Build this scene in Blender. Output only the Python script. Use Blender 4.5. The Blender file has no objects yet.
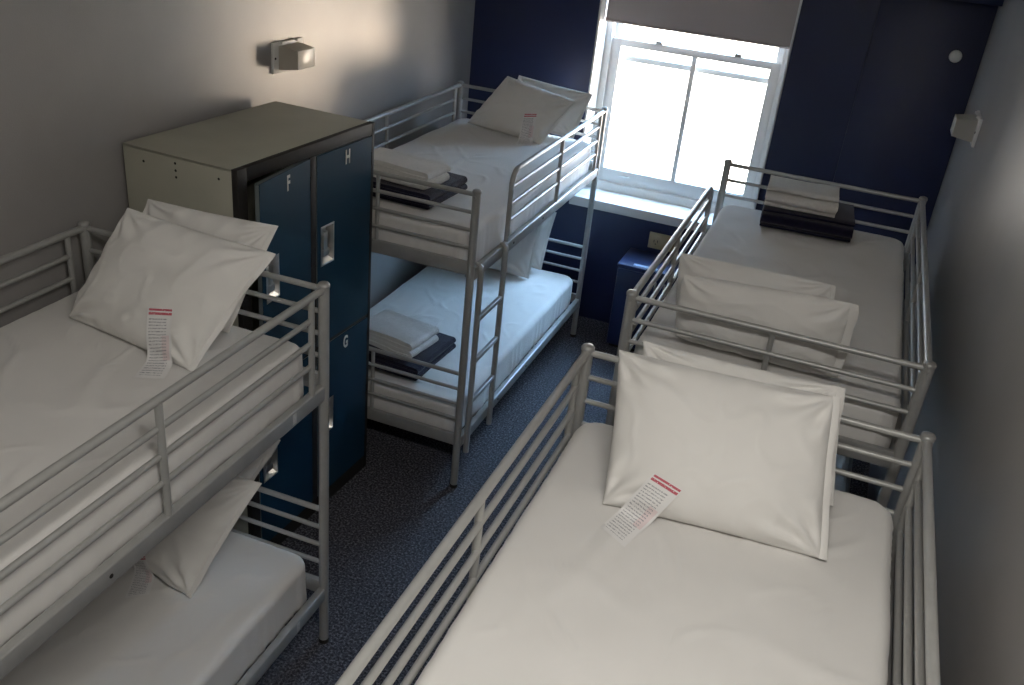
import bpy, bmesh, math, random
from mathutils import Vector, Matrix, noise
from mathutils.bvhtree import BVHTree

random.seed(7)
C = bpy.context.scene.collection
PI = math.pi
# ------------------------------------------------------------------ dimensions (metres)
XL, XR, YW, YB, ZC = -2.492, 0.56, 5.84, -1.3, 3.25      # left wall, right wall, window wall, back wall, ceiling
W, L, H = 0.968, 1.96, 1.567                             # bunk: width, length, post height
BED = {'A': (-1.464 - W/2, 2.353 - L), 'B': (-1.439 - W/2, 3.542), 'C': (-0.563 + W/2, 2.871), 'D': (-0.575 + W/2, 2.397 - L)}  # centre x, near end y

# ------------------------------------------------------------------ materials
def new_mat(name):
    m = bpy.data.materials.new(name); m.use_nodes = True
    nt = m.node_tree; b = nt.nodes['Principled BSDF']
    return m, nt, b

def mat(name, col, rough=0.5, metal=0.0, var=0.0, vscale=8.0, bump=0.0, bscale=200.0, spec=0.5, sheen=0.0, bdist=0.002):
    m, nt, b = new_mat(name)
    b.inputs['Base Color'].default_value = (*col, 1)
    b.inputs['Roughness'].default_value = rough
    b.inputs['Metallic'].default_value = metal
    b.inputs['Specular IOR Level'].default_value = spec
    if sheen: b.inputs['Sheen Weight'].default_value = sheen
    tc = nt.nodes.new('ShaderNodeTexCoord')
    if var:
        n = nt.nodes.new('ShaderNodeTexNoise'); n.inputs['Scale'].default_value = vscale; n.inputs['Detail'].default_value = 5
        nt.links.new(tc.outputs['Object'], n.inputs['Vector'])
        r = nt.nodes.new('ShaderNodeValToRGB')
        r.color_ramp.elements[0].position = .3; r.color_ramp.elements[1].position = .7
        r.color_ramp.elements[0].color = (*[c*(1-var) for c in col], 1)
        r.color_ramp.elements[1].color = (*[min(1, c*(1+var)) for c in col], 1)
        nt.links.new(n.outputs['Fac'], r.inputs['Fac']); nt.links.new(r.outputs['Color'], b.inputs['Base Color'])
    if bump:
        n2 = nt.nodes.new('ShaderNodeTexNoise'); n2.inputs['Scale'].default_value = bscale; n2.inputs['Detail'].default_value = 4
        nt.links.new(tc.outputs['Object'], n2.inputs['Vector'])
        bp = nt.nodes.new('ShaderNodeBump'); bp.inputs['Strength'].default_value = bump; bp.inputs['Distance'].default_value = bdist
        nt.links.new(n2.outputs['Fac'], bp.inputs['Height']); nt.links.new(bp.outputs['Normal'], b.inputs['Normal'])
    return m

M = {}
M['wall_grey'] = mat('grey_wall_paint', (.335, .322, .312), .40, 0, .05, 3, .35, 260)
M['wall_navy'] = mat('navy_wall_paint', (.016, .024, .075), .40, 0, .06, 3, .35, 260)
M['ceiling'] = mat('ceiling_paint', (.72, .71, .68), .8, 0, .03, 3)
M['silver'] = mat('silver_powder_coat', (.42, .42, .405), .34, .25, .04, 30, .08, 600)
M['silver_flat'] = mat('silver_side_channel', (.38, .38, .37), .32, .3, .08, 14, .08, 600)
M['sheet'] = mat('white_cotton_sheet', (.76, .745, .72), .85, 0, .02, 5, .25, 900, .2, .1)
M['pillow'] = mat('white_pillowcase', (.79, .775, .745), .85, 0, .02, 6, .25, 900, .2, .1)
M['towel'] = mat('white_terry', (.78, .76, .73), .95, 0, .04, 60, 1.0, 420, .1, .3, .004)
M['blanket'] = mat('navy_fleece', (.010, .009, .028), .95, 0, .25, 40, .9, 350, .1, .25, .003)
M['cream_metal'] = mat('khaki_enamel', (.45, .442, .36), .5, 0, .05, 5, .05, 400)
M['black_metal'] = mat('black_enamel', (.016, .014, .013), .65, 0, .1, 20, .05, 400)
M['door_blue'] = mat('blue_enamel', (.008, .042, .080), .45, 0, .07, 6, .08, 300, .18)
M['door_edge'] = mat('bare_door_edge', (.20, .23, .23), .45, .2, .06, 20)
M['steel'] = mat('bright_steel', (.75, .73, .70), .28, 1.0, .05, 30)
M['white_letter'] = mat('white_transfer', (.72, .73, .70), .5, 0, .1, 80)
M['dark_hole'] = mat('dark_hole', (.012, .012, .012), .7, 0, .1, 40)
M['white_paint'] = mat('white_gloss_paint', (.72, .71, .69), .35, 0, .03, 8, .06, 150)
M['lamp_white'] = mat('white_plastic', (.80, .79, .76), .35, 0, .02, 30)
M['brass_plate'] = mat('aged_ivory_plate', (.50, .40, .24), .4, .1, .06, 30)
M['cabinet_blue'] = mat('navy_cabinet_paint', (.020, .035, .105), .32, 0, .06, 10, .05, 200)
M['cabinet_top'] = mat('pale_top_trim', (.35, .45, .62), .3, 0, .06, 20)
M['sticker'] = mat('white_sticker', (.62, .62, .60), .5, 0, .1, 120)

def carpet_mat():
    m, nt, b = new_mat('speckled_carpet')
    b.inputs['Roughness'].default_value = .97; b.inputs['Specular IOR Level'].default_value = .1
    tc = nt.nodes.new('ShaderNodeTexCoord')
    n = nt.nodes.new('ShaderNodeTexNoise'); n.inputs['Scale'].default_value = 95; n.inputs['Detail'].default_value = 3; n.inputs['Roughness'].default_value = .7
    n2 = nt.nodes.new('ShaderNodeTexNoise'); n2.inputs['Scale'].default_value = 2.2; n2.inputs['Detail'].default_value = 3
    nt.links.new(tc.outputs['Object'], n.inputs['Vector']); nt.links.new(tc.outputs['Object'], n2.inputs['Vector'])
    r = nt.nodes.new('ShaderNodeValToRGB'); e = r.color_ramp.elements
    e[0].position = .38; e[0].color = (.036, .036, .043, 1)
    e[1].position = .68; e[1].color = (.33, .33, .36, 1)
    k = e.new(.52); k.color = (.105, .105, .125, 1)
    nt.links.new(n.outputs['Fac'], r.inputs['Fac'])
    mx = nt.nodes.new('ShaderNodeMixRGB'); mx.blend_type = 'MULTIPLY'; mx.inputs['Fac'].default_value = .35
    nt.links.new(r.outputs['Color'], mx.inputs['Color1']); nt.links.new(n2.outputs['Fac'], mx.inputs['Color2'])
    nt.links.new(mx.outputs['Color'], b.inputs['Base Color'])
    bp = nt.nodes.new('ShaderNodeBump'); bp.inputs['Strength'].default_value = .8; bp.inputs['Distance'].default_value = .006
    nt.links.new(n.outputs['Fac'], bp.inputs['Height']); nt.links.new(bp.outputs['Normal'], b.inputs['Normal'])
    return m
M['carpet'] = carpet_mat()

def glass_mat(name, tint, gloss):
    m = bpy.data.materials.new(name); m.use_nodes = True; nt = m.node_tree
    nt.nodes.remove(nt.nodes['Principled BSDF']); out = nt.nodes['Material Output']
    t = nt.nodes.new('ShaderNodeBsdfTransparent'); t.inputs['Color'].default_value = (*tint, 1)
    g = nt.nodes.new('ShaderNodeBsdfGlossy'); g.inputs['Roughness'].default_value = .03
    mx = nt.nodes.new('ShaderNodeMixShader'); mx.inputs['Fac'].default_value = gloss
    nt.links.new(t.outputs[0], mx.inputs[1]); nt.links.new(g.outputs[0], mx.inputs[2]); nt.links.new(mx.outputs[0], out.inputs['Surface'])
    return m
M['glass'] = glass_mat('window_glass', (.97, .98, .98), .05)

def translucent_mat(name, col, frac, rough=.6):
    m, nt, b = new_mat(name); out = nt.nodes['Material Output']
    b.inputs['Base Color'].default_value = (*col, 1); b.inputs['Roughness'].default_value = rough
    t = nt.nodes.new('ShaderNodeBsdfTranslucent'); t.inputs['Color'].default_value = (*col, 1)
    tc = nt.nodes.new('ShaderNodeTexCoord'); n = nt.nodes.new('ShaderNodeTexNoise'); n.inputs['Scale'].default_value = 300
    nt.links.new(tc.outputs['Object'], n.inputs['Vector'])
    bp = nt.nodes.new('ShaderNodeBump'); bp.inputs['Strength'].default_value = .15; bp.inputs['Distance'].default_value = .001
    nt.links.new(n.outputs['Fac'], bp.inputs['Height']); nt.links.new(bp.outputs['Normal'], b.inputs['Normal'])
    mx = nt.nodes.new('ShaderNodeMixShader'); mx.inputs['Fac'].default_value = frac
    nt.links.new(b.outputs[0], mx.inputs[1]); nt.links.new(t.outputs[0], mx.inputs[2]); nt.links.new(mx.outputs[0], out.inputs['Surface'])
    return m
M['blind'] = translucent_mat('grey_blind_fabric', (.41, .36, .335), .13, .8)
M['lamp_side'] = translucent_mat('clear_ribbed_plastic', (.82, .80, .76), .5, .2)
M['lamp_front'] = translucent_mat('frosted_plastic', (.85, .83, .78), .3, .3)

def paper_mat():
    # printed slip: red heading lines, then small grey text lines, a pink column (UV: v runs from foot to head)
    m, nt, b = new_mat('printed_slip'); b.inputs['Roughness'].default_value = .7
    N, K = nt.nodes.new, nt.links.new
    uv = N('ShaderNodeUVMap'); sp = N('ShaderNodeSeparateXYZ'); K(uv.outputs['UV'], sp.inputs[0])
    def mth(op, a, bb=None, c=None):
        n = N('ShaderNodeMath'); n.operation = op
        for i, v in enumerate((a, bb, c)):
            if v is None: continue
            if isinstance(v, (int, float)): n.inputs[i].default_value = v
            else: K(v, n.inputs[i])
        return n.outputs[0]
    U, V = sp.outputs['X'], sp.outputs['Y']
    def band(x, a, c): return mth('MULTIPLY', mth('GREATER_THAN', x, a), mth('LESS_THAN', x, c))
    mp = N('ShaderNodeMapping'); mp.inputs['Scale'].default_value = (26, 60, 1); K(uv.outputs['UV'], mp.inputs['Vector'])
    nz = N('ShaderNodeTexNoise'); nz.inputs['Scale'].default_value = 1.0; nz.inputs['Detail'].default_value = 2; K(mp.outputs[0], nz.inputs['Vector'])
    ink = mth('GREATER_THAN', nz.outputs['Fac'], .47)
    line = mth('LESS_THAN', mth('FRACT', mth('MULTIPLY', V, 24)), .42)
    body = mth('MULTIPLY', mth('MULTIPLY', line, ink), mth('MULTIPLY', band(V, .05, .86), band(U, .08, .80)))
    head = mth('MULTIPLY', mth('ADD', band(V, .955, .985), band(V, .90, .935)), band(U, .06, .97))
    head = mth('MULTIPLY', head, mth('GREATER_THAN', nz.outputs['Fac'], .36))
    pink = mth('MULTIPLY', band(V, .30, .62), band(U, .62, .92))
    def mix(f, c1, c2):
        n = N('ShaderNodeMixRGB'); K(f, n.inputs['Fac'])
        for s, c in (('Color1', c1), ('Color2', c2)):
            if isinstance(c, tuple): n.inputs[s].default_value = (*c, 1)
            else: K(c, n.inputs[s])
        return n.outputs[0]
    c = mix(mth('MULTIPLY', pink, .5), (.80, .79, .78), (.75, .55, .56))
    c = mix(mth('MULTIPLY', body, .75), c, (.22, .22, .25))
    c = mix(mth('MULTIPLY', head, .92), c, (.50, .04, .08))
    K(c, b.inputs['Base Color'])
    return m
M['paper'] = paper_mat()

# ------------------------------------------------------------------ mesh helpers
def new_obj(name, bm, m, parent=None, smooth=True, angle=40):
    me = bpy.data.meshes.new(name)
    bmesh.ops.recalc_face_normals(bm, faces=bm.faces[:])
    if smooth:
        for f in bm.faces: f.smooth = True
        for e in bm.edges:
            if len(e.link_faces) == 2 and e.calc_face_angle(0) > math.radians(angle): e.smooth = False
    bm.to_mesh(me); bm.free(); me.materials.append(M[m] if isinstance(m, str) else m)
    o = bpy.data.objects.new(name, me); C.objects.link(o)
    if parent: o.parent = parent
    return o

def tag(o, label=None, cat=None, group=None, kind=None):
    if label: o['label'] = label
    if cat: o['category'] = cat
    if group: o['group'] = group
    if kind: o['kind'] = kind
    return o

def thing(name, label, cat, loc, rotz=0, group=None):
    o = bpy.data.objects.new(name, None); C.objects.link(o); o.empty_display_size = .1
    o.location = loc; o.rotation_euler = (0, 0, rotz)
    return tag(o, label, cat, group)

def copy_tree(o, parent=None):
    c = o.copy(); C.objects.link(c)
    if parent: c.parent = parent
    for ch in list(o.children): copy_tree(ch, c)
    return c

def box(bm, lo, hi, bev=0.0, seg=2):
    lo, hi = Vector(lo), Vector(hi)
    g = bmesh.ops.create_cube(bm, size=1)
    vs = g['verts']; s = hi - lo; c = (hi + lo)/2
    for v in vs: v.co = Vector((v.co.x*s.x, v.co.y*s.y, v.co.z*s.z)) + c
    if bev:
        es = list({e for v in vs for e in v.link_edges})
        bmesh.ops.bevel(bm, geom=es, offset=bev, segments=seg, profile=.5, affect='EDGES')

def tube(bm, pts, r, n=12, dome=False):
    pts = [Vector(p) for p in pts]; rings = []
    rs = r if isinstance(r, (list, tuple)) else [r]*len(pts)
    t0 = (pts[1]-pts[0]).normalized()
    a = t0.orthogonal().normalized()
    for i, p in enumerate(pts):
        t = (pts[min(i+1, len(pts)-1)] - pts[max(i-1, 0)]).normalized()
        a = (a - t*a.dot(t)).normalized(); b = t.cross(a)
        rings.append([bm.verts.new(p + (a*math.cos(2*PI*k/n) + b*math.sin(2*PI*k/n))*rs[i]) for k in range(n)])
    for i in range(len(rings)-1):
        for k in range(n):
            bm.faces.new((rings[i][k], rings[i][(k+1) % n], rings[i+1][(k+1) % n], rings[i+1][k]))
    bm.faces.new(rings[0][::-1]); bm.faces.new(rings[-1])

def B(): return bmesh.new()

# ------------------------------------------------------------------ bunk bed
def make_bed(side, label):
    """side=+1: the open side (guard with ladder) is local +x, guard ends at the far post; origin: floor under the bed's centre."""
    root = thing('bunk_bed', label, 'bunk bed', (0, 0, 0), 0, 'silver metal bunk beds')
    hw, hl = W/2, L/2
    xo = side*hw                                     # open side
    for sx in (-1, 1):
        for sy in (-1, 1):
            bm = B(); x, y = sx*hw, sy*hl
            tube(bm, [(x, y, .004), (x, y, .02), (x, y, .8), (x, y, H-.004)], .0185, 18)
            p = new_obj('post', bm, 'silver', root)
            bm = B(); tube(bm, [(x, y, H-.006), (x, y, H+.002), (x, y, H+.008), (x, y, H+.0115)], [.0205, .0205, .017, .008], 18)
            new_obj('cap', bm, 'silver_flat', p)
            bm = B(); tube(bm, [(x, y, 0), (x, y, .018)], [.0205, .0205], 18)
            new_obj('foot', bm, 'black_metal', p)
            for zz in (1.545, .645):
                bm = B(); tube(bm, [(x, y+.0175*sy, zz), (x, y+.0205*sy, zz)], [.006, .0045], 8)
                new_obj('bolt', bm, 'silver_flat', p)
    for sy in (-1, 1):
        y = sy*hl
        for (bars, rz0, rz1) in (((1.553, 1.470, 1.387, 1.303), 1.172, 1.236), ((.655, .571, .487, .403), .252, .315)):
            bm = B(); box(bm, (-hw+.014, y-.011, rz0), (hw-.014, y+.011, rz1), .004)
            ep = new_obj('end_panel', bm, 'silver_flat', root)
            for z in bars:
                bm = B(); tube(bm, [(-hw+.012, y, z), (hw-.012, y, z)], .0105 if z == bars[0] else .0088, 12)
                new_obj('bar', bm, 'silver', ep)
            bm = B(); tube(bm, [(0, y-.003*sy, rz1-.006), (0, y-.003*sy, bars[0]-.004)], .0098, 10)
            new_obj('upright', bm, 'silver', ep)
    for sx in (-1, 1):
        for (z0, z1) in ((1.142, 1.200), (.232, .290)):
            x = sx*hw; bm = B()
            box(bm, (x-.015, -hl+.014, z0), (x+.015, hl-.014, z1), .006, 3)
            # inner ledge of the channel that carries the slats
            box(bm, (min(x-sx*.014, x-sx*.04), -hl+.03, z0+.004), (max(x-sx*.014, x-sx*.04), hl-.03, z0+.010))
            sr = new_obj('side_rail', bm, 'silver_flat', root)
            for yy in (-hl+.50, hl-1.03):
                bm = B(); tube(bm, [(x+sx*.012, yy, (z0+z1)/2), (x+sx*.0165, yy, (z0+z1)/2)], [.008, .006], 10)
                new_obj('rivet', bm, 'black_metal', sr)
            bm = B(); box(bm, (min(x+sx*.0152, x+sx*.0160), hl-.215, z0+.012), (max(x+sx*.0152, x+sx*.0160), hl-.195, z1-.008))
            new_obj('sticker', bm, 'sticker', sr)
    for zs in (1.153, .243):
        bm = B()
        for k in range(13):
            y = -hl+.10 + k*(L-.20)/12
            box(bm, (-hw+.018, y-.03, zs), (hw-.018, y+.03, zs+.014))
        new_obj('slats', bm, 'silver_flat', root)
    # guard on the open side: from the far post, bent down to the rail before the ladder
    ye = hl-1.53; rb = .075; pts = [(xo, hl-.012, 1.553)]
    pts.append((xo, ye+rb+.3, 1.553))
    for k in range(9):
        a = k/8*PI/2
        pts.append((xo, ye+rb-math.sin(a)*rb, 1.553-rb+math.cos(a)*rb))
    pts.append((xo, ye, 1.198))
    bm = B(); tube(bm, pts, .0125, 14); g = new_obj('guard_rail', bm, 'silver', root)
    for z in (1.472, 1.388, 1.304):
        bm = B(); tube(bm, [(xo, ye, z), (xo, hl-.082, z)], .0092, 12); new_obj('bar', bm, 'silver', g)
    for yy in (hl-.082, hl-.80):
        bm = B(); tube(bm, [(xo+side*.004, yy, 1.198), (xo+side*.004, yy, 1.55)], .0108, 12); new_obj('upright', bm, 'silver', g)
    # guard on the wall side, full length
    xw = -xo
    bm = B(); tube(bm, [(xw, -hl+.012, 1.553), (xw, hl-.012, 1.553)], .0125, 14); g = new_obj('guard_rail', bm, 'silver', root)
    for z in (1.472, 1.388, 1.304):
        bm = B(); tube(bm, [(xw, -hl+.082, z), (xw, hl-.082, z)], .0092, 12); new_obj('bar', bm, 'silver', g)
    for yy in (hl-.082, 0, -hl+.082):
        bm = B(); tube(bm, [(xw, yy, 1.198), (xw, yy, 1.55)], .0108, 12); new_obj('upright', bm, 'silver', g)
    # ladder
    xl = xo+side*.027; bm = B()
    for yy in (-hl+.060, -hl+.360):
        tube(bm, [(xl, yy, .185), (xl, yy, 1.12), (xl, yy, 1.178), (xl-side*.003, yy, 1.196), (xl-side*.012, yy, 1.2065), (xl-side*.030, yy, 1.2085)], [.0145]*4+[.010, .007], 14)
    ld = new_obj('ladder', bm, 'silver', root)
    for z in (.93, .705, .48):
        bm = B(); box(bm, (xl-.010, -hl+.060, z-.012), (xl+.010, -hl+.360, z+.012), .005, 3); new_obj('rung', bm, 'silver', ld)
    return root

bedA = make_bed(1, 'near left bunk bed in front of the blue lockers, cut by the left frame edge')
RA = math.radians(.9)                                # this bed stands slightly askew, pivoting on its far aisle post
pA = Vector((-1.464, 2.353, 0)); cA = pA + Matrix.Rotation(RA, 3, 'Z') @ Vector((-W/2, -L/2, 0))
bedA.location = cA; bedA.rotation_euler = (0, 0, RA)
bedB = copy_tree(bedA); bedB.location = (BED['B'][0], BED['B'][1]+L/2, 0); bedB.rotation_euler = (0, 0, 0)
bedB['label'] = 'far left bunk bed behind the lockers, its ladder facing the aisle'
bedC = copy_tree(bedA); bedC.location = (BED['C'][0], BED['C'][1]+L/2, 0); bedC.rotation_euler = (0, 0, PI)
bedC['label'] = 'far right bunk bed below the right wall lamp, between window wall and nearest bunk'
bedD = make_bed(-1, 'nearest bunk bed on the right, its rails running out of the bottom edge')
bedD.location = (BED['D'][0], BED['D'][1]+L/2, 0)

# ------------------------------------------------------------------ mattresses
def mattress(cx, cy, z0, z1, seed, label, w=.918, l=1.89, pleat=1.0):
    """closed rounded slab under a fitted sheet, with corner gathers on its sides and soft creases on top"""
    bm = B(); rc = .075; hw, hl = w/2, l/2; N = 360
    per = []
    arc = rc*PI/2; straight = [(2*(hl-rc)), (2*(hw-rc))]
    tot = 4*arc + 2*(straight[0]+straight[1])
    def pt(s):
        s %= tot
        segs = [('l', (hw, -hl+rc), (0, 1), straight[0]), ('a', (hw-rc, hl-rc), 0, arc), ('l', (hw-rc, hl), (-1, 0), straight[1]), ('a', (-hw+rc, hl-rc), 90, arc),
                ('l', (-hw, hl-rc), (0, -1), straight[0]), ('a', (-hw+rc, -hl+rc), 180, arc), ('l', (-hw+rc, -hl), (1, 0), straight[1]), ('a', (hw-rc, -hl+rc), 270, arc)]
        for kd, o, d, ln in segs:
            if s <= ln+1e-9:
                if kd == 'l':
                    n = (d[1], -d[0]); return Vector((o[0]+d[0]*s, o[1]+d[1]*s, 0)), Vector((n[0], n[1], 0))
                a = math.radians(d) + s/rc
                n = Vector((math.cos(a), math.sin(a), 0)); return Vector((o[0], o[1], 0)) + n*rc, n
            s -= ln
        return Vector((hw, -hl+rc, 0)), Vector((1, 0, 0))
    base = [pt(tot*i/N) for i in range(N)]
    def corner(p): return max(0, 1-((hw-abs(p.x))+(hl-abs(p.y)))/.42)
    h = z1-z0; re = .038
    prof = [(-.030, 0), (-.004, .006), (0, .02), (0, h*.35), (0, h*.6), (-.001, h-re)]
    for k in range(1, 7):
        a = k/6*PI/2; prof.append((-re+math.cos(a)*re, h-re+math.sin(a)*re))
    rings = []
    for off, z in prof:
        row = []
        for i, (p, n) in enumerate(base):
            s = tot*i/N; c = corner(p)
            lowf = max(0, 1-z/(h*.95))
            d = pleat*(c*.0052*math.sin(s*165+2.1*math.sin(s*31)) + .0022*math.sin(s*60+3*math.sin(s*17)+seed))*(.25+.75*lowf)
            d += .004*noise.noise((p.x*4+seed, p.y*4, z*6))
            zz = z + .004*noise.noise((p.x*5+seed, p.y*5, 3.0)) * (1 if z > .01 else 0)
            row.append(bm.verts.new(p + n*(off+d) + Vector((0, 0, zz))))
        rings.append(row)
    top = rings[-1]
    for r0, r1 in zip(rings, rings[1:]):
        for i in range(N): bm.faces.new((r0[i], r0[(i+1) % N], r1[(i+1) % N], r1[i]))
    bm.faces.new(rings[0][::-1])
    # top: shrink rings towards a centre line with crown and wrinkles
    prev = top
    def crease(x, y):
        v = .007*noise.noise((x*2.2+seed*3.1, y*1.6, seed))
        q = noise.noise((x*3.1+seed, y*2.3-seed, 7.7)); v += .013*max(0, .12-abs(q))/.12*max(0, noise.noise((x*1.3, y*1.1+seed, 2.2))+.25)
        q2 = noise.noise((x*6.3-seed, y*5.1, 1.3)); v += .0045*max(0, .10-abs(q2))/.10
        return v
    K = 26
    for k in range(1, K+1):
        f = k/K; row = []
        for i, (p, n) in enumerate(base):
            b0 = p - n*re
            tx, ty = b0.x*(1-f), (math.copysign(max(abs(b0.y)-f*hw, 0), b0.y) if abs(b0.y) > 0 else 0)
            if k == K: tx = 0
            ed = min(1, (re+f*hw)/.16)
            zz = h + .010*math.sin(ed*PI/2)*min(1, f*2.2) + crease(tx, ty)*min(1, f*6)
            row.append(bm.verts.new((tx, ty, zz)))
        for i in range(N):
            bm.faces.new((prev[i], prev[(i+1) % N], row[(i+1) % N], row[i]))
        prev = row
    bmesh.ops.remove_doubles(bm, verts=bm.verts[:], dist=.0006)
    o = new_obj('mattress', bm, 'sheet', None, True, 70); o.location = (cx, cy, z0)
    return tag(o, label, 'mattress', 'white sheeted bunk mattresses')

ZU0, ZU1, ZL0, ZL1 = 1.169, 1.364, .259, .457
MAT = {}
for k, s, up, low in (('A', 1.3, 'white sheeted mattress on the top bunk of the near left bed', 'white sheeted mattress on the bottom bunk of the near left bed'),
                      ('B', 2.9, 'white sheeted mattress on the top bunk beside the window, behind the lockers', 'bluish lit white mattress on the bottom bunk behind the ladder'),
                      ('C', 4.2, 'white sheeted mattress on the far right top bunk, blanket stack at its far end', 'white mattress on the far right bottom bunk, glimpsed between the bed ends'),
                      ('D', 5.7, 'large white sheeted mattress on the nearest top bunk at bottom right', 'white mattress on the bottom bunk of the nearest right bed')):
    cx, cy = BED[k]; cy += L/2
    if k == 'A': cx, cy = cA.x, cA.y
    MAT[k+'u'] = mattress(cx, cy, ZU0, ZU1, s, up)
    MAT[k+'l'] = mattress(cx, cy, ZL0, ZL1, s+11, low)
    if k == 'A': MAT['Au'].rotation_euler = MAT['Al'].rotation_euler = (0, 0, RA)

# ------------------------------------------------------------------ pillows
def pillow(BL, BR, TR, TL, T, seed, label, hem=.014, wr=1.0, rnd=.014):
    P = [Vector(p) for p in (BL, BR, TR, TL)]
    base = (P[0]+P[1])/2
    P = [p-base for p in P]
    nrm = (P[1]-P[0]+P[2]-P[3]).cross(P[3]-P[0]+P[2]-P[1]).normalized()     # towards the sleeper
    bm = B(); NU, NV = 64, 48; grid = {}
    def plan(u, v):
        pu = u*(1-.035*(1-v*v)*abs(u)**3); pv = v*(1-.035*(1-u*u)*abs(v)**3)
        rr = 1-rnd*abs(u*v)**3; a, b = (pu*rr+1)/2, (pv*rr+1)/2
        return P[0]*(1-a)*(1-b) + P[1]*a*(1-b) + P[2]*a*b + P[3]*(1-a)*b
    ex = (P[1]-P[0]).length; 
    for sgn in (1, -1):
        for i in range(NU+1):
            for j in range(NV+1):
                edge = i in (0, NU) or j in (0, NV)
                if sgn < 0 and edge: grid[sgn, i, j] = grid[1, i, j]; continue
                u, v = i/NU*2-1, j/NV*2-1
                # denser near the border
                u = math.sin(u*PI/2)*.55+u*.45; v = math.sin(v*PI/2)*.55+v*.45
                mid = plan(u, v)
                prof = (max(0, 1-abs(u)**3.0))**.58 * (max(0, 1-abs(v)**2.8))**.58
                prof = prof*(1+.13*(-v))*.9                         # filling settles towards the lower edge
                t = T*prof
                if not edge:
                    q = noise.noise((u*1.7+seed, v*1.7, sgn*3+seed)); t += T*.13*q*prof
                    # creases running in from the corners and along the seams
                    for (cu, cv) in ((-1, -1), (1, -1), (1, 1), (-1, 1)):
                        du, dv = u-cu, v-cv; r = math.hypot(du, dv); ang = math.atan2(dv*cv*-1, du*cu*-1)
                        t += wr*.0085*math.exp(-((r-.34)/.27)**2)*math.sin(ang*11+seed*2+r*3)*min(1, prof*3)
                    e1 = math.exp(-((1-abs(v))/.18)**2); t += wr*.0045*e1*math.sin(u*17+seed+4*noise.noise((u*2, seed, 0)))*min(1, prof*3)
                    e2 = math.exp(-((1-abs(u))/.16)**2); t += wr*.004*e2*math.sin(v*14+seed*3+4*noise.noise((v*2, seed, 5)))*min(1, prof*3)
                    c = noise.noise((u*2.6+seed, v*2.0, 9+sgn)); t += wr*.006*max(0, .14-abs(c))/.14*prof
                pz = mid + nrm*(sgn*t); pz.z = max(pz.z, -.003+.004*abs(v))
                grid[sgn, i, j] = bm.verts.new(pz)
    for sgn in (1, -1):
        for i in range(NU):
            for j in range(NV):
                f = (grid[sgn, i, j], grid[sgn, i+1, j], grid[sgn, i+1, j+1], grid[sgn, i, j+1])
                try: bm.faces.new(f if sgn > 0 else f[::-1])
                except ValueError: pass
    # hem: open end of the pillowcase, a narrow doubled lip past the right-hand seam
    o = new_obj('pillow', bm, 'pillow', None, True, 75); o.location = base
    bm = B(); rows = []
    vv = [k/20*2-1 for k in range(21)]
    out = ((P[1]-P[0])+(P[2]-P[3])).normalized()
    for v in vv:
        m = plan(1, v)
        ww = hem+.004*noise.noise((v*2, seed, 1)); bend = .010*noise.noise((v*1.6, seed, 4))
        rows.append([bm.verts.new(m + out*d + nrm*z) for d, z in ((-.004, .004), (ww, .003+bend), (ww+.002, bend), (ww, -.003+bend), (-.004, -.004))])
    for r0, r1 in zip(rows, rows[1:]):
        for k in range(4): bm.faces.new((r0[k], r0[k+1], r1[k+1], r1[k]))
        bm.faces.new((r0[4], r0[0], r1[0], r1[4]))
    bm.faces.new(rows[0]); bm.faces.new(rows[-1][::-1])
    new_obj('hem', bm, 'pillow', o, True, 60)
    return tag(o, label, 'pillow', 'white bunk pillows')

PZ, PZL = 1.380, .477
PIL = {}
PIL['A1'] = pillow((-2.235, 2.03, PZ), (-1.680, 1.945, PZ), (-1.548, 2.20, 1.715), (-2.085, 2.185, 1.750), .078, 1.0,
                   'white pillow leaning in front on the near left top bunk, printed slip on it')
PIL['A2'] = pillow((-2.215, 2.215, PZ+.005), (-1.740, 2.20, PZ+.005), (-1.605, 2.300, 1.760), (-2.10, 2.295, 1.745), .055, 2.0,
                   'white pillow behind the front one on the near left top bunk, against the end rails')
PIL['A3'] = pillow((-2.27, 2.03, PZL), (-1.735, 1.915, PZL), (-1.565, 2.11, .905), (-2.12, 2.12, .885), .075, 3.0,
                   'white pillow in front on the near left bottom bunk, under the top side rail')
PIL['A4'] = pillow((-2.20, 2.205, PZL+.01), (-1.83, 2.20, PZL+.01), (-1.600, 2.275, .972), (-2.12, 2.285, .945), .050, 4.0,
                   'white pillow behind the front one on the near left bottom bunk, against the lockers end')
PIL['B1'] = pillow((-2.250, 5.27, PZ), (-1.712, 5.115, PZ), (-1.568, 5.33, 1.622), (-2.045, 5.375, 1.690), .072, 5.0,
                   'white pillow in front on the top bunk by the window, faint slip on it')
PIL['B2'] = pillow((-2.08, 5.405, PZ+.005), (-1.585, 5.36, PZ+.005), (-1.520, 5.445, 1.655), (-2.00, 5.45, 1.690), .045, 6.0,
                   'white pillow behind the front one on the top bunk by the window')
PIL['B3'] = pillow((-2.27, 5.21, PZL-.004), (-1.715, 5.20, PZL-.004), (-1.700, 5.33, .870), (-2.24, 5.34, .870), .070, 7.0,
                   'white pillow standing in front on the bottom bunk behind the ladder')
PIL['B4'] = pillow((-2.25, 5.385, PZL), (-1.695, 5.375, PZL), (-1.655, 5.435, .875), (-2.22, 5.44, .870), .042, 8.0,
                   'white pillow behind the front one on the bottom bunk behind the ladder')
PIL['C1'] = pillow((-.425, 3.005, PZ), (.150, 2.985, PZ), (.152, 2.995, 1.672), (-.440, 3.015, 1.625), .072, 9.0,
                   'white pillow on the far right top bunk, nearer of two, touching the end rails', .024, .8, .06)
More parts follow.
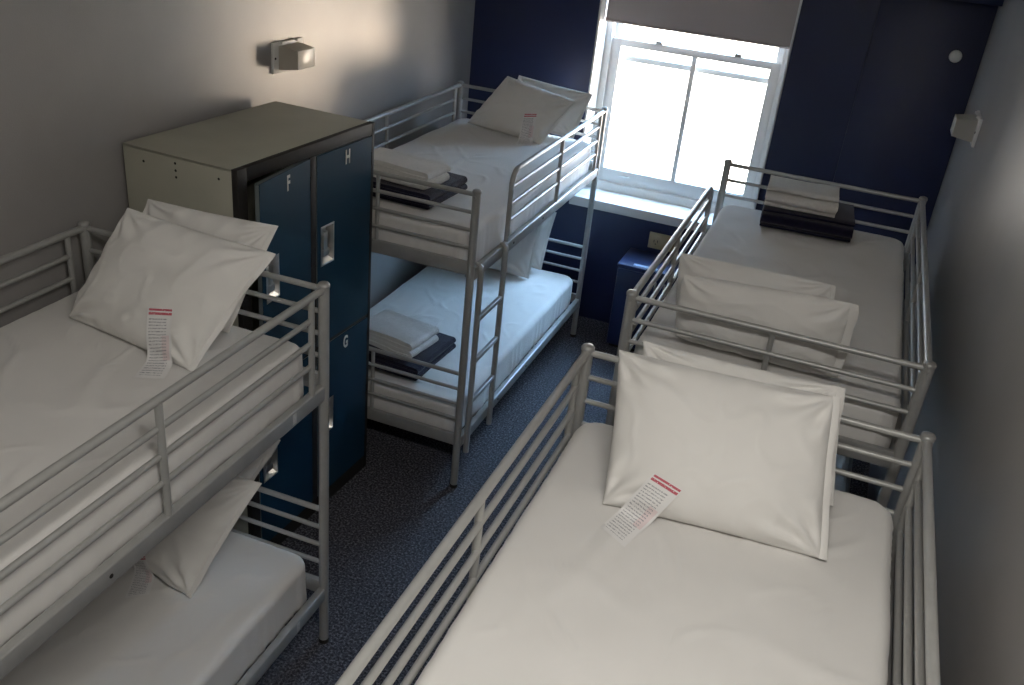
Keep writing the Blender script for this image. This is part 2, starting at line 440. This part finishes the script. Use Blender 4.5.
PIL['C2'] = pillow((-.455, 3.165, PZ), (.09, 3.150, PZ), (.083, 3.205, 1.640), (-.492, 3.215, 1.628), .060, 10.0,
                   'white pillow on the far right top bunk, farther of two, bright top edge', .010, .8, .06)
PIL['D1'] = pillow((-.365, 1.925, PZ), (.192, 1.975, PZ), (.128, 2.205, 1.715), (-.446, 2.205, 1.690), .085, 11.0,
                   'large white pillow at the nearest top bunk, in front, slip at its lower left', wr=1.15)
PIL['D2'] = pillow((-.335, 2.195, PZ+.006), (.190, 2.215, PZ+.006), (.138, 2.315, 1.690), (-.405, 2.315, 1.680), .050, 12.0,
                   'white pillow mostly hidden behind the large one on the nearest top bunk', wr=1.3)

# ------------------------------------------------------------------ folded blankets and towels
def folded(name, mtl, w, d, t, layers, seed, loc, rot, label, cat, group, rough=.004, fold_first=1, taper=.0):
    """one cloth folded to and fro: a thick ribbon along a serpentine, extruded across"""
    g = t*.88; path = []; s = fold_first
    for k in range(layers):
        z = t*(k+.5); sh = taper*k; y0, y1 = (-d/2+t/2+sh, d/2-t/2-sh)
        ys = [y0+(y1-y0)*i/14 for i in range(15)]
        if s < 0: ys = ys[::-1]
        path += [(y, z) for y in ys]
        if k < layers-1:
            yc = ys[-1]
            for a in range(1, 6):
                an = -PI/2 + PI*a/6
                path.append((yc + s*math.cos(an)*t/2, z + t/2 + math.sin(an)*t/2))
        s = -s
    n = len(path); up, dn = [], []
    for i, (y, z) in enumerate(path):
        a, b = path[max(i-1, 0)], path[min(i+1, n-1)]
        ty, tz = b[0]-a[0], b[1]-a[1]; ln = math.hypot(ty, tz) or 1
        ny, nz = -tz/ln, ty/ln
        e = min(1, (min(i, n-1-i)+.6)/1.6)
        up.append((y+ny*g/2*e, z+nz*g/2*e)); dn.append((y-ny*g/2*e, z-nz*g/2*e))
    loop = up + dn[::-1]; m = len(loop); NX = 30
    bm = B(); rows = []
    for i in range(NX+1):
        u = i/NX*2-1; row = []
        for q, (y, z) in enumerate(loop):
            lay = int(z/t)
            x = (w/2)*u + (.006*noise.noise((lay*3.3+seed, math.copysign(1, u), 2)) if abs(u) > .9 else 0)
            pinch = 1 if abs(u) < .97 else .86
            zz = z
            p = Vector((x, y, zz))
            nz_ = noise.noise_vector((x*7+seed, y*7, z*9)); f2 = noise.noise_vector((x*22+seed, y*22, z*18))
            p += Vector((nz_.x*.6, nz_.y, nz_.z*.8*min(1, z/(t*.6)))) * rough + Vector((f2.x*.4, f2.y*.6, f2.z*.5*min(1, z/(t*.6))))*rough*.5
            p.z = max(p.z, .0008)
            row.append(bm.verts.new(p))
        rows.append(row)
    for r0, r1 in zip(rows, rows[1:]):
        for k in range(m): bm.faces.new((r0[k], r0[(k+1) % m], r1[(k+1) % m], r1[k]))
    h = n
    for r in (rows[0], rows[-1]):                     # end caps as strips across the ribbon
        for k in range(h-1): bm.faces.new((r[k], r[k+1], r[m-2-k], r[m-1-k]))
    o = new_obj(name, bm, mtl, None, True, 65); o.location = loc; o.rotation_euler = (0, 0, rot)
    return tag(o, label, cat, group)

ZT, ZTL = 1.379, .473
gB, gT = 'folded navy blankets on the bunks', 'folded white towels on the blankets'
folded('folded_blanket', 'blanket', .38, .46, .0185, 4, 1.0, (-1.950, 3.880, ZT), math.radians(-93), 'dark navy folded blanket on the top bunk behind the lockers', 'blanket', gB)
folded('folded_towel', 'towel', .20, .41, .0215, 4, 2.0, (-1.960, 3.835, ZT+.0765), math.radians(-96), 'white folded towel on the navy blanket, top bunk behind the lockers', 'towel', gT, .009)
folded('folded_blanket', 'blanket', .42, .46, .0185, 4, 3.0, (-1.955, 3.875, ZTL), math.radians(-93), 'navy folded blanket on the bottom bunk behind the lockers', 'blanket', gB)
folded('folded_towel', 'towel', .25, .36, .0225, 4, 4.0, (-1.965, 3.865, ZTL+.0765), math.radians(-99), 'white folded towel on the blanket of the bottom bunk behind the lockers', 'towel', gT, .009)
folded('folded_blanket', 'blanket', .43, .34, .026, 4, 5.0, (-.105, 4.615, ZT), math.radians(4), 'dark navy folded blanket at the far end of the right top bunk', 'blanket', gB)
folded('folded_towel', 'towel', .33, .22, .026, 4, 6.0, (-.150, 4.56, ZT+.105), math.radians(3), 'white folded towel on the navy blanket at the far right', 'towel', gT, .008)

# ------------------------------------------------------------------ printed slips draped over pillow and sheet
def bvh(objs):
    vs, fs = [], []
    for o in objs:
        mw = Matrix.Translation(o.location) @ o.rotation_euler.to_matrix().to_4x4(); b = len(vs)
        vs += [mw @ v.co for v in o.data.vertices]; fs += [[b+i for i in p.vertices] for p in o.data.polygons]
    return BVHTree.FromPolygons(vs, fs)

def slip(TLc, TRc, BRc, BLc, nrm, objs, label):
    """a sheet of paper between four points, pressed along nrm on to the cloth behind it"""
    t = bvh(objs); NU, NV = 8, 26; nrm = Vector(nrm).normalized()
    q = [Vector(p) for p in (BLc, BRc, TRc, TLc)]; hs = {}
    for i in range(NU+1):
        for j in range(NV+1):
            u, v = i/NU, j/NV
            p = q[0]*(1-u)*(1-v) + q[1]*u*(1-v) + q[2]*u*v + q[3]*(1-u)*v
            h = t.ray_cast(p + nrm*.09, -nrm)
            hs[i, j] = (p + nrm*.09, -h[3] if h[0] else -.09)
    for _ in range(14):                                # paper is stiffer than cloth: relax but stay above
        new = {}
        for (i, j), (p, z) in hs.items():
            zs = [hs[k][1] for k in ((i, j-1), (i, j+1), (i-1, j), (i+1, j)) if k in hs]
            new[i, j] = (p, max(z, sum(zs)/len(zs)))
        hs = new
    bm = B(); uvl = bm.loops.layers.uv.new('UVMap'); g = {}
    for s in (0, 1):
        for k, (p, z) in hs.items(): g[(s,)+k] = bm.verts.new(p + nrm*(z + .003 + s*.0006))
    def face(vs, uvs):
        f = bm.faces.new(vs)
        for lp, w in zip(f.loops, uvs): lp[uvl].uv = w
    for s in (0, 1):
        for i in range(NU):
            for j in range(NV):
                ks = [(i, j), (i+1, j), (i+1, j+1), (i, j+1)]
                face([g[(s,)+k] for k in ks], [(a/NU, b/NV) for a, b in ks])
    rim = [(i, 0) for i in range(NU)] + [(NU, j) for j in range(NV)] + [(i, NV) for i in range(NU, 0, -1)] + [(0, j) for j in range(NV, 0, -1)]
    for a, b in zip(rim, rim[1:]+rim[:1]): face([g[(0,)+a], g[(0,)+b], g[(1,)+b], g[(1,)+a]], [(0, 0)]*4)
    org = g[0, 0, 0].co.copy()
    for v in bm.verts: v.co -= org
    o = new_obj('paper_slip', bm, 'paper', None, True, 60); o.location = org
    return tag(o, label, 'paper slip', 'printed slips on the pillows')

slip((-.252, 1.955, 1.500), (-.170, 1.935, 1.490), (-.266, 1.793, 1.376), (-.342, 1.841, 1.376), (.1, -.75, .70), [PIL['D1'], MAT['Du']], 'white printed slip with red heading on the nearest pillow, lower left')
slip((-1.850, 1.985, 1.534), (-1.768, 2.000, 1.545), (-1.713, 1.874, 1.380), (-1.792, 1.834, 1.380), (.25, -.75, .65), [PIL['A1'], MAT['Au']], 'white printed slip with red heading on the near left top pillow')
slip((-1.846, 5.188, 1.525), (-1.765, 5.194, 1.538), (-1.735, 5.070, 1.380), (-1.815, 5.010, 1.380), (.2, -.75, .65), [PIL['B1'], MAT['Bu']], 'pale printed slip on the top pillow by the window')
slip((-1.985, 1.900, .57), (-1.917, 1.930, .578), (-1.865, 1.872, .470), (-1.925, 1.820, .470), (.25, -.75, .65), [PIL['A3'], MAT['Al']], 'pale printed slip on the near left bottom bunk, under the top side rail')

# ------------------------------------------------------------------ lockers
def text_mesh(ch, size, depth):
    cu = bpy.data.curves.new('letter', 'FONT'); cu.body = ch; cu.size = size; cu.extrude = depth; cu.align_x = 'CENTER'; cu.align_y = 'CENTER'; cu.offset = size*.03
    ob = bpy.data.objects.new('letter_tmp', cu); C.objects.link(ob)
    dg = bpy.context.evaluated_depsgraph_get()
    me = bpy.data.meshes.new_from_object(ob.evaluated_get(dg)); bpy.data.objects.remove(ob); bpy.data.curves.remove(cu)
    return me

LX, LY, LR, LD, LW, LH = -1.957, 2.578, -.0428, .515, .907, 1.794
lock = thing('locker', 'tall blue four-door metal locker with khaki sides, between the two left bunk beds', 'locker', (LX, LY, 0), LR)
t = .012
bm = B()
box(bm, (-LD, 0, .0), (-.004, t, LH), .002); box(bm, (-LD, LW-t, 0), (-.004, LW, LH), .002)
box(bm, (-LD, t, 0), (-LD+t, LW-t, LH), .001); box(bm, (-LD, 0, LH-t), (-.004, LW, LH+.001), .003)
box(bm, (-LD+t, t, .06), (-.02, LW-t, .072)); box(bm, (-LD+t, t, .872), (-.02, LW-t, .884)); box(bm, (-LD+t, LW/2-.006, .06), (-.02, LW/2+.006, LH-t))
carc = new_obj('carcass', bm, 'cream_metal', lock)
for (a, z) in ((-.42, LH-.05), (-.272, LH-.028), (-.272, LH-.055), (-.272, LH-.08), (-.078, LH-.045)):
    bm = B(); tube(bm, [(a, .0005, z), (a, -.0012, z)], [.0055, .0045], 10)
    new_obj('screw', bm, 'dark_hole', carc)
fr = .030; bm = B()
fx0, fx1 = -.022, .004
DV0, DV1 = LW/2-.020, LW/2+.020
box(bm, (fx0, -.001, 0), (fx1, .052, LH+.002), .002); box(bm, (fx0, LW-.022, 0), (fx1, LW+.001, LH+.002), .002)
box(bm, (fx0, .052, LH-.050), (fx1, LW-.022, LH+.002), .002); box(bm, (fx0, .052, 0), (fx1, LW-.022, .075), .002)
box(bm, (fx0, DV0, .075), (fx1, DV1, LH-.050), .002); box(bm, (fx0, .052, .872), (fx1-.002, LW-.022, .888), .001)
new_obj('front_frame', bm, 'black_metal', lock)
def door(y0, y1, z0, z1, letter, ajar=0):
    """panel hinged on its right; origin at the hinge"""
    w = y1-y0; th = .020
    bm = B(); hy0, hy1 = -w+.028, -w+.118; hz0, hz1 = (z1-z0)*.5-.085+.02, (z1-z0)*.5+.085+.02
    if z0 > .5: hz0 += .012; hz1 += .012
    # front skin with an opening for the handle pan, returns round the rim
    ys, zs = [-w, hy0, hy1, 0], [0, hz0, hz1, z1-z0]
    for i in range(3):
        for j in range(3):
            if i == 1 and j == 1: continue
            box(bm, (-.003, ys[i], zs[j]), (0, ys[i+1], zs[j+1]))
    d = new_obj('door', bm, 'door_blue', lock); d.location = (.006, y1, z0); d.rotation_euler = (0, 0, math.radians(ajar))
    bm = B()
    for lo, hi in (((-th, -w, 0), (-.0004, -w+.004, z1-z0)), ((-th, -.004, 0), (-.003, 0, z1-z0)), ((-th, -w, 0), (-.003, 0, .004)), ((-th, -w, z1-z0-.004), (-.003, 0, z1-z0))):
        box(bm, lo, hi)
    new_obj('door_return', bm, 'door_edge', d)
    # recessed pan with bevelled surround and a lifting latch
    bm = B(); k = .012
    def frustum(a0, a1, b0, b1, x0, c0, c1, e0, e1, x1):
        o = [bm.verts.new(p) for p in ((x0, a0, b0), (x0, a1, b0), (x0, a1, b1), (x0, a0, b1))]
        i = [bm.verts.new(p) for p in ((x1, c0, e0), (x1, c1, e0), (x1, c1, e1), (x1, c0, e1))]
        for q in range(4): bm.faces.new((o[q], o[(q+1) % 4], i[(q+1) % 4], i[q]))
        return i
    frustum(hy0-.004, hy1+.004, hz0-.004, hz1+.004, .0005, hy0+.004, hy1-.004, hz0+.004, hz1-.004, .0028)
    i4 = frustum(hy0+.004, hy1-.004, hz0+.004, hz1-.004, .0028, hy0+k, hy1-k, hz0+k+.01, hz1-k, -.030)
    bm.faces.new(i4)
    pan = new_obj('handle', bm, 'steel', d, True, 20)
    bm = B(); box(bm, (-.028, hy0+.030, hz0+.055), (-.006, hy1-.030, hz1-.03), .004); box(bm, (-.028, hy0+.022, hz0+.03), (-.004, hy1-.022, hz0+.062), .004)
    new_obj('latch', bm, 'steel', pan)
    if letter:
        me = text_mesh(letter, .082, .0006); me.materials.append(M['white_letter'])
        o = bpy.data.objects.new('letter', me); C.objects.link(o); o.parent = d
        o.location = (.0012, -w*.46, z1-z0-.052); o.rotation_euler = (PI/2, 0, PI/2); o.scale = (.62, 1, 1)
        tag(o, 'white stencilled letter')
    for zz in (.1, (z1-z0)/2, z1-z0-.1):
        bm = B(); tube(bm, [(-.001, .003, zz-.03), (-.001, .003, zz+.03)], .004, 8); new_obj('hinge', bm, 'black_metal', d)
    return d
door(.056, DV0-.003, .890, LH-.053, 'F', 7)
door(DV1+.003, LW-.025, .890, LH-.053, 'H')
door(.056, DV0-.003, .078, .870, None)
door(DV1+.003, LW-.025, .078, .870, 'G')

# ------------------------------------------------------------------ wall lamps
def wall_lamp(loc, rotz, label):
    """plate on the wall (local x = out of the wall, y along, z up)"""
    r = thing('wall_lamp', label, 'wall lamp', loc, rotz, 'boxy wall lamps')
    bm = B(); box(bm, (0, -.120, -.068), (.014, .120, .068), .004)
    for s in (-1, 1): box(bm, (.012, s*.060-.006, .060), (.026, s*.060+.006, .072), .002)
    pl = new_obj('plate', bm, 'lamp_white', r)
    for s in (-1, 1):
        bm = B(); tube(bm, [(.012, s*.105, 0), (.0165, s*.105, 0)], [.006, .005], 10)
        new_obj('screw', bm, 'dark_hole', pl)
    def lens(x0, x1, s0, s1):
        bm = B(); o = [(-1, -1), (1, -1), (1, 1), (-1, 1)]
        rings = []
        for (x, sy, sz) in ((x0, .078, .052), (x0+.03, .076, .050), (x1, .068, .041)):
            rings.append([bm.verts.new((x, a*sy, b*sz)) for a, b in o])
        for a, b in zip(rings, rings[1:]):
            for k in range(4): bm.faces.new((a[k], a[(k+1) % 4], b[(k+1) % 4], b[k]))
        bmesh.ops.solidify(bm, geom=bm.faces[:], thickness=.002)
        return bm
    new_obj('shade', lens(.014, .105, 0, 0), 'lamp_side', r, True, 20)
    bm = B(); box(bm, (.1035, -.069, -.042), (.110, .069, .042), .003); fr = new_obj('lens', bm, 'lamp_front', r)
    bm = B(); tube(bm, [(.014, 0, 0), (.03, 0, 0), (.035, 0, 0), (.062, 0, 0), (.078, 0, 0), (.086, 0, 0)], [.016, .016, .020, .026, .020, .006], 16)
    new_obj('bulb', bm, 'lamp_white', r)
    bm = B()
    for k in range(7):
        for s in (-1, 1): box(bm, (.020+k*.012, s*.0788-.0008, -.040), (.023+k*.012, s*.0788+.0008, .040))
    return r
wall_lamp((XL, 3.685, 1.962), 0, 'white boxy wall lamp in the warm sunlight on the left wall above the lockers')
wall_lamp((XR, 5.02, 1.905), PI, 'white boxy wall lamp on the grey right wall over the far bunk')

# ------------------------------------------------------------------ unit under the window, socket, round wall knob
r = thing('storage_cabinet', 'low navy blue box cabinet against the wall under the window', 'cabinet', (-.905, 5.655, 0))
bm = B(); box(bm, (-.295, -.165, .02), (.295, .165, .585), .006); new_obj('body', bm, 'cabinet_blue', r)
bm = B(); box(bm, (-.275, -.150, 0), (.275, .15, .022)); new_obj('plinth', bm, 'black_metal', r)
bm = B(); box(bm, (-.300, -.172, .585), (.300, .165, .607), .006, 3); tp = new_obj('top', bm, 'cabinet_blue', r)
bm = B(); box(bm, (-.200, -.150, .606), (-.040, -.118, .611), .002); new_obj('control_strip', bm, 'cabinet_top', tp); 
bm = B(); box(bm, (-.288, -.178, .03), (-.003, -.1648, .578), .003); d = new_obj('door', bm, 'cabinet_blue', r)
bm = B(); box(bm, (-.035, -.192, .42), (-.022, -.176, .54), .004); new_obj('handle', bm, 'steel', d)
bm = B(); box(bm, (.003, -.178, .03), (.288, -.1648, .578), .003); d = new_obj('door', bm, 'cabinet_blue', r)
bm = B(); box(bm, (.022, -.192, .42), (.035, -.176, .54), .004); new_obj('handle', bm, 'steel', d)

r = thing('wall_socket', 'yellowed double wall socket plate below the window sill', 'socket', (-1.00, YW, .685))
bm = B(); box(bm, (-.095, -.010, -.056), (.095, 0, .056), .004); pl = new_obj('plate', bm, 'brass_plate', r)
for s in (-1, 1):
    bm = B()
    for dx in (-.012, .012): box(bm, (s*.045+dx-.002, -.0108, -.012), (s*.045+dx+.002, -.0095, .006))
    tube(bm, [(s*.045, -.0095, -.022), (s*.045, -.0108, -.022)], .004, 10)
    new_obj('pin_holes', bm, 'dark_hole', pl)

bm = B(); YP = YW-.022
tube(bm, [(0, 0, 0), (0, -.006, 0), (0, -.016, 0), (0, -.022, 0), (0, -.024, 0)], [.032, .034, .030, .018, .004], 20)
k = new_obj('wall_disc', bm, 'lamp_white', None); k.location = (.425, YP, 2.125)
tag(k, 'small round white disc high on the navy wall near the right corner', 'wall disc')

# ------------------------------------------------------------------ setting
def struct(name, bm, m, parent=None, label=None, cat=None):
    o = new_obj(name, bm, m, parent, True, 30)
    if not parent: tag(o, label, cat, None, 'structure')
    return o
bm = B(); box(bm, (XL-.2, YB-.2, -.10), (XR+.2, YW+.35, 0)); struct('floor', bm, 'carpet', None, 'dark blue grey speckled carpet floor in the aisle', 'floor')
bm = B(); box(bm, (XL-.2, YB-.2, ZC), (XR+.2, YW+.35, ZC+.1)); struct('ceiling', bm, 'ceiling', None, 'pale flat ceiling above the bunks', 'ceiling')
bm = B(); box(bm, (XL-.2, YB, 0), (XL, YW, ZC)); struct('wall_left', bm, 'wall_grey', None, 'grey painted wall on the left, sunlit around the lamp', 'wall')
bm = B(); box(bm, (XR, YB, 0), (XR+.2, YW, ZC)); struct('wall_right', bm, 'wall_grey', None, 'grey painted wall on the right beside two bunks', 'wall')
bm = B(); box(bm, (XL-.2, YB-.2, 0), (XR+.2, YB, ZC)); struct('wall_back', bm, 'ceiling', None, 'pale wall behind the viewer', 'wall')
OX0, OX1, OZ0, OZ1, YO = -1.652, -.452, .865, 2.62, YW+.35
bm = B()
box(bm, (XL-.2, YW, 0), (OX0, YO, ZC)); box(bm, (OX1, YW, 0), (XR+.2, YO, ZC)); box(bm, (OX0, YW, 0), (OX1, YO, OZ0)); box(bm, (OX0, YW, OZ1), (OX1, YO, ZC))
struct('wall_far', bm, 'wall_navy', None, 'dark navy wall around the window', 'wall')
bm = B(); box(bm, (-.035, YW-.022, 0), (XR, YW, 2.42), .006); struct('trim_1', bm, 'wall_navy', None, 'navy boarding right of the window, with a thin vertical edge', 'wall panel')
bm = B(); box(bm, (-.30, YW-.20, 2.42), (XR, YW, ZC), .004); struct('trim_2', bm, 'wall_navy', None, 'dark boxed beam at the top right corner', 'beam')

# window: liner boards, frame, two sashes, sill
win = thing('window_1', 'bright sash window with white frame in the navy wall', 'window', ((OX0+OX1)/2, 6.08, OZ0)); win['kind'] = 'structure'
def wpart(name, boxes, m, parent=None, bev=.003):
    bm = B(); o = Vector(((OX0+OX1)/2, 6.08, OZ0))
    for lo, hi in boxes: box(bm, Vector(lo)-o, Vector(hi)-o, bev)
    return new_obj(name, bm, m, parent or win, True, 30)
wpart('liner', [((OX0, YW-.004, OZ0), (OX0+.014, 6.03, OZ1)), ((OX1-.014, YW-.004, OZ0), (OX1, 6.03, OZ1)), ((OX0, YW-.004, OZ1-.014), (OX1, 6.03, OZ1))], 'white_paint')
wpart('frame', [((OX0, 6.03, OZ0), (OX0+.055, 6.17, OZ1)), ((OX1-.055, 6.03, OZ0), (OX1, 6.17, OZ1)), ((OX0+.05, 6.03, OZ1-.05), (OX1-.05, 6.17, OZ1)), ((OX0+.05, 6.03, OZ0), (OX1-.05, 6.17, OZ0+.085))], 'white_paint')
wpart('sill', [((OX0-.018, YW-.065, OZ0-.035), (OX1+.035, YW, OZ0+.030)), ((OX0, YW-.01, OZ0-.005), (OX1, 6.032, OZ0+.030))], 'white_paint', None, .006)
sx0, sx1 = OX0+.055, OX1-.055
ls = wpart('sash', [((sx0, 6.055, .955), (sx0+.062, 6.095, 1.905)), ((sx1-.062, 6.055, .955), (sx1, 6.095, 1.905)), ((sx0+.06, 6.055, .955), (sx1-.06, 6.095, 1.045)), ((sx0+.06, 6.055, 1.860), (sx1-.06, 6.095, 1.905)),
                    ((-1.062, 6.058, 1.04), (-1.030, 6.092, 1.865))], 'white_paint')
wpart('pane', [((sx0+.058, 6.074, 1.04), (sx1-.058, 6.078, 1.865))], 'glass', ls, 0)
wpart('lift', [((-1.42, 6.035, 1.005), (-1.34, 6.056, 1.017))], 'steel', ls)
wpart('sash_lock', [((-1.31, 6.045, 1.905), (-1.265, 6.085, 1.925)), ((-.80, 6.045, 1.905), (-.755, 6.085, 1.925))], 'steel', ls)
us = wpart('sash', [((sx0, 6.105, 1.762), (sx0+.045, 6.145, OZ1-.05)), ((sx1-.045, 6.105, 1.762), (sx1, 6.145, OZ1-.05)), ((sx0+.04, 6.105, 1.762), (sx1-.04, 6.145, 1.797)), ((sx0+.04, 6.105, OZ1-.10), (sx1-.04, 6.145, OZ1-.05))], 'white_paint')
wpart('pane', [((sx0+.04, 6.124, 1.795), (sx1-.04, 6.128, OZ1-.09))], 'glass', us, 0)

# roller blind hanging in the reveal
rb = thing('roller_blind', 'grey roller blind pulled part way down over the window', 'blind', ((OX0+OX1)/2, 5.955, 2.01))
hwb = (OX1-OX0)/2-.020; bm = B()
n = 24; top = OZ1-2.01-.05; rows = []
for i in range(n+1):
    x = -hwb+2*hwb*i/n; sag = .004*noise.noise((x*4, 1, 2))
    rows.append([bm.verts.new((x, dy+.004*noise.noise((x*3, z*2, dy*10)), z)) for (dy, z) in ((-.0008, .0+sag), (-.0008, top*.5), (-.0008, top), (.0008, top), (.0008, top*.5), (.0008, .0+sag))])
for a, b in zip(rows, rows[1:]):
    for k in range(6): bm.faces.new((a[k], a[(k+1) % 6], b[(k+1) % 6], b[k]))
bm.faces.new(rows[0]); bm.faces.new(rows[-1][::-1])
fab = new_obj('fabric', bm, 'blind', rb)
bm = B(); tube(bm, [(-hwb, 0, .010), (hwb, 0, .010)], .0055, 10); new_obj('hem_bar', bm, 'blind', fab)
bm = B(); tube(bm, [(-hwb-.012, 0, top+.012), (hwb+.012, 0, top+.012)], .020, 16); new_obj('roller', bm, 'lamp_white', rb)

# ------------------------------------------------------------------ added foreground fill light and its housing, unseen above the viewer
r = thing('fill_fixture', 'white strip housing added out of view for the fill light over the near bunks', 'added fill light', (.05, .50, ZC))
bm = B(); box(bm, (-.47, -.09, -.05), (.47, .09, 0), .008); new_obj('housing', bm, 'lamp_white', r)

def area(name, loc, rot, sx, sy, power, col):
    l = bpy.data.lights.new(name, 'AREA'); l.shape = 'RECTANGLE'; l.size = sx; l.size_y = sy; l.energy = power; l.color = col
    o = bpy.data.objects.new(name, l); C.objects.link(o); o.location = loc; o.rotation_euler = rot
    return o
area('foreground_fill', (.05, .50, ZC-.056), (0, 0, 0), .9, .16, 30, (1, .96, .90))  # added fill brightening the near bunks, in place of a likely camera flash

# sun thrown back off the street outside: comes in slightly upward through the window
s = bpy.data.lights.new('sun', 'SUN'); s.energy = 2.6; s.angle = math.radians(11); s.color = (1, .76, .54)
so = bpy.data.objects.new('sun', s); C.objects.link(so)
so.rotation_euler = Vector((-.74, -1, .20)).to_track_quat('-Z', 'Y').to_euler()

w = bpy.data.worlds.new('World'); bpy.context.scene.world = w; w.use_nodes = True
nt = w.node_tree; bg = nt.nodes['Background']
# outdoors: open blue sky to the right, hazy sunlit street straight ahead, shaded walls to the left
tc = nt.nodes.new('ShaderNodeTexCoord'); sp = nt.nodes.new('ShaderNodeSeparateXYZ'); nt.links.new(tc.outputs['Generated'], sp.inputs[0])
def wmap(a, b, c, d, ax):
    n = nt.nodes.new('ShaderNodeMapRange'); n.interpolation_type = 'SMOOTHSTEP'
    for k, v in zip(('From Min', 'From Max', 'To Min', 'To Max'), (a, b, c, d)): n.inputs[k].default_value = v
    nt.links.new(sp.outputs[ax], n.inputs['Value']); return n.outputs[0]
mx = nt.nodes.new('ShaderNodeMixRGB'); mx.inputs['Color1'].default_value = (1, .92, .84, 1); mx.inputs['Color2'].default_value = (.40, .66, 1, 1)
nt.links.new(wmap(-.06, .25, 0, 1, 'Z'), mx.inputs['Fac']); nt.links.new(mx.outputs[0], bg.inputs['Color'])
ad = nt.nodes.new('ShaderNodeMath'); ad.operation = 'MULTIPLY_ADD'
nt.links.new(wmap(-.05, .40, 0, 20, 'Z'), ad.inputs[0]); nt.links.new(wmap(-.40, .20, .04, 1, 'X'), ad.inputs[1]); nt.links.new(wmap(-.60, -.28, 1.6, 15.0, 'X'), ad.inputs[2])
nt.links.new(ad.outputs[0], bg.inputs['Strength'])

# ------------------------------------------------------------------ camera
cam = bpy.data.cameras.new('camera'); co = bpy.data.objects.new('camera', cam); C.objects.link(co)
yaw, pitch, roll, F = -.3285, -.4761, .1060, 917.45
f = Vector((math.sin(yaw)*math.cos(pitch), math.cos(yaw)*math.cos(pitch), math.sin(pitch)))
rt = Vector((math.cos(yaw), -math.sin(yaw), 0)); up = rt.cross(f)
r2 = rt*math.cos(roll)+up*math.sin(roll); u2 = -rt*math.sin(roll)+up*math.cos(roll)
m = Matrix((r2, u2, -f)).transposed().to_4x4(); m.translation = (0, 0, 2.8236)
co.matrix_world = m
cam.sensor_width = 36; cam.lens = F/1024*36; cam.clip_start = .02
bpy.context.scene.camera = co
vs = bpy.context.scene.view_settings
bpy.context.scene.display_settings.display_device = 'sRGB'
vs.view_transform = 'Standard'; vs.look = 'None'; vs.exposure = 0; vs.gamma = 1; vs.use_curve_mapping = False
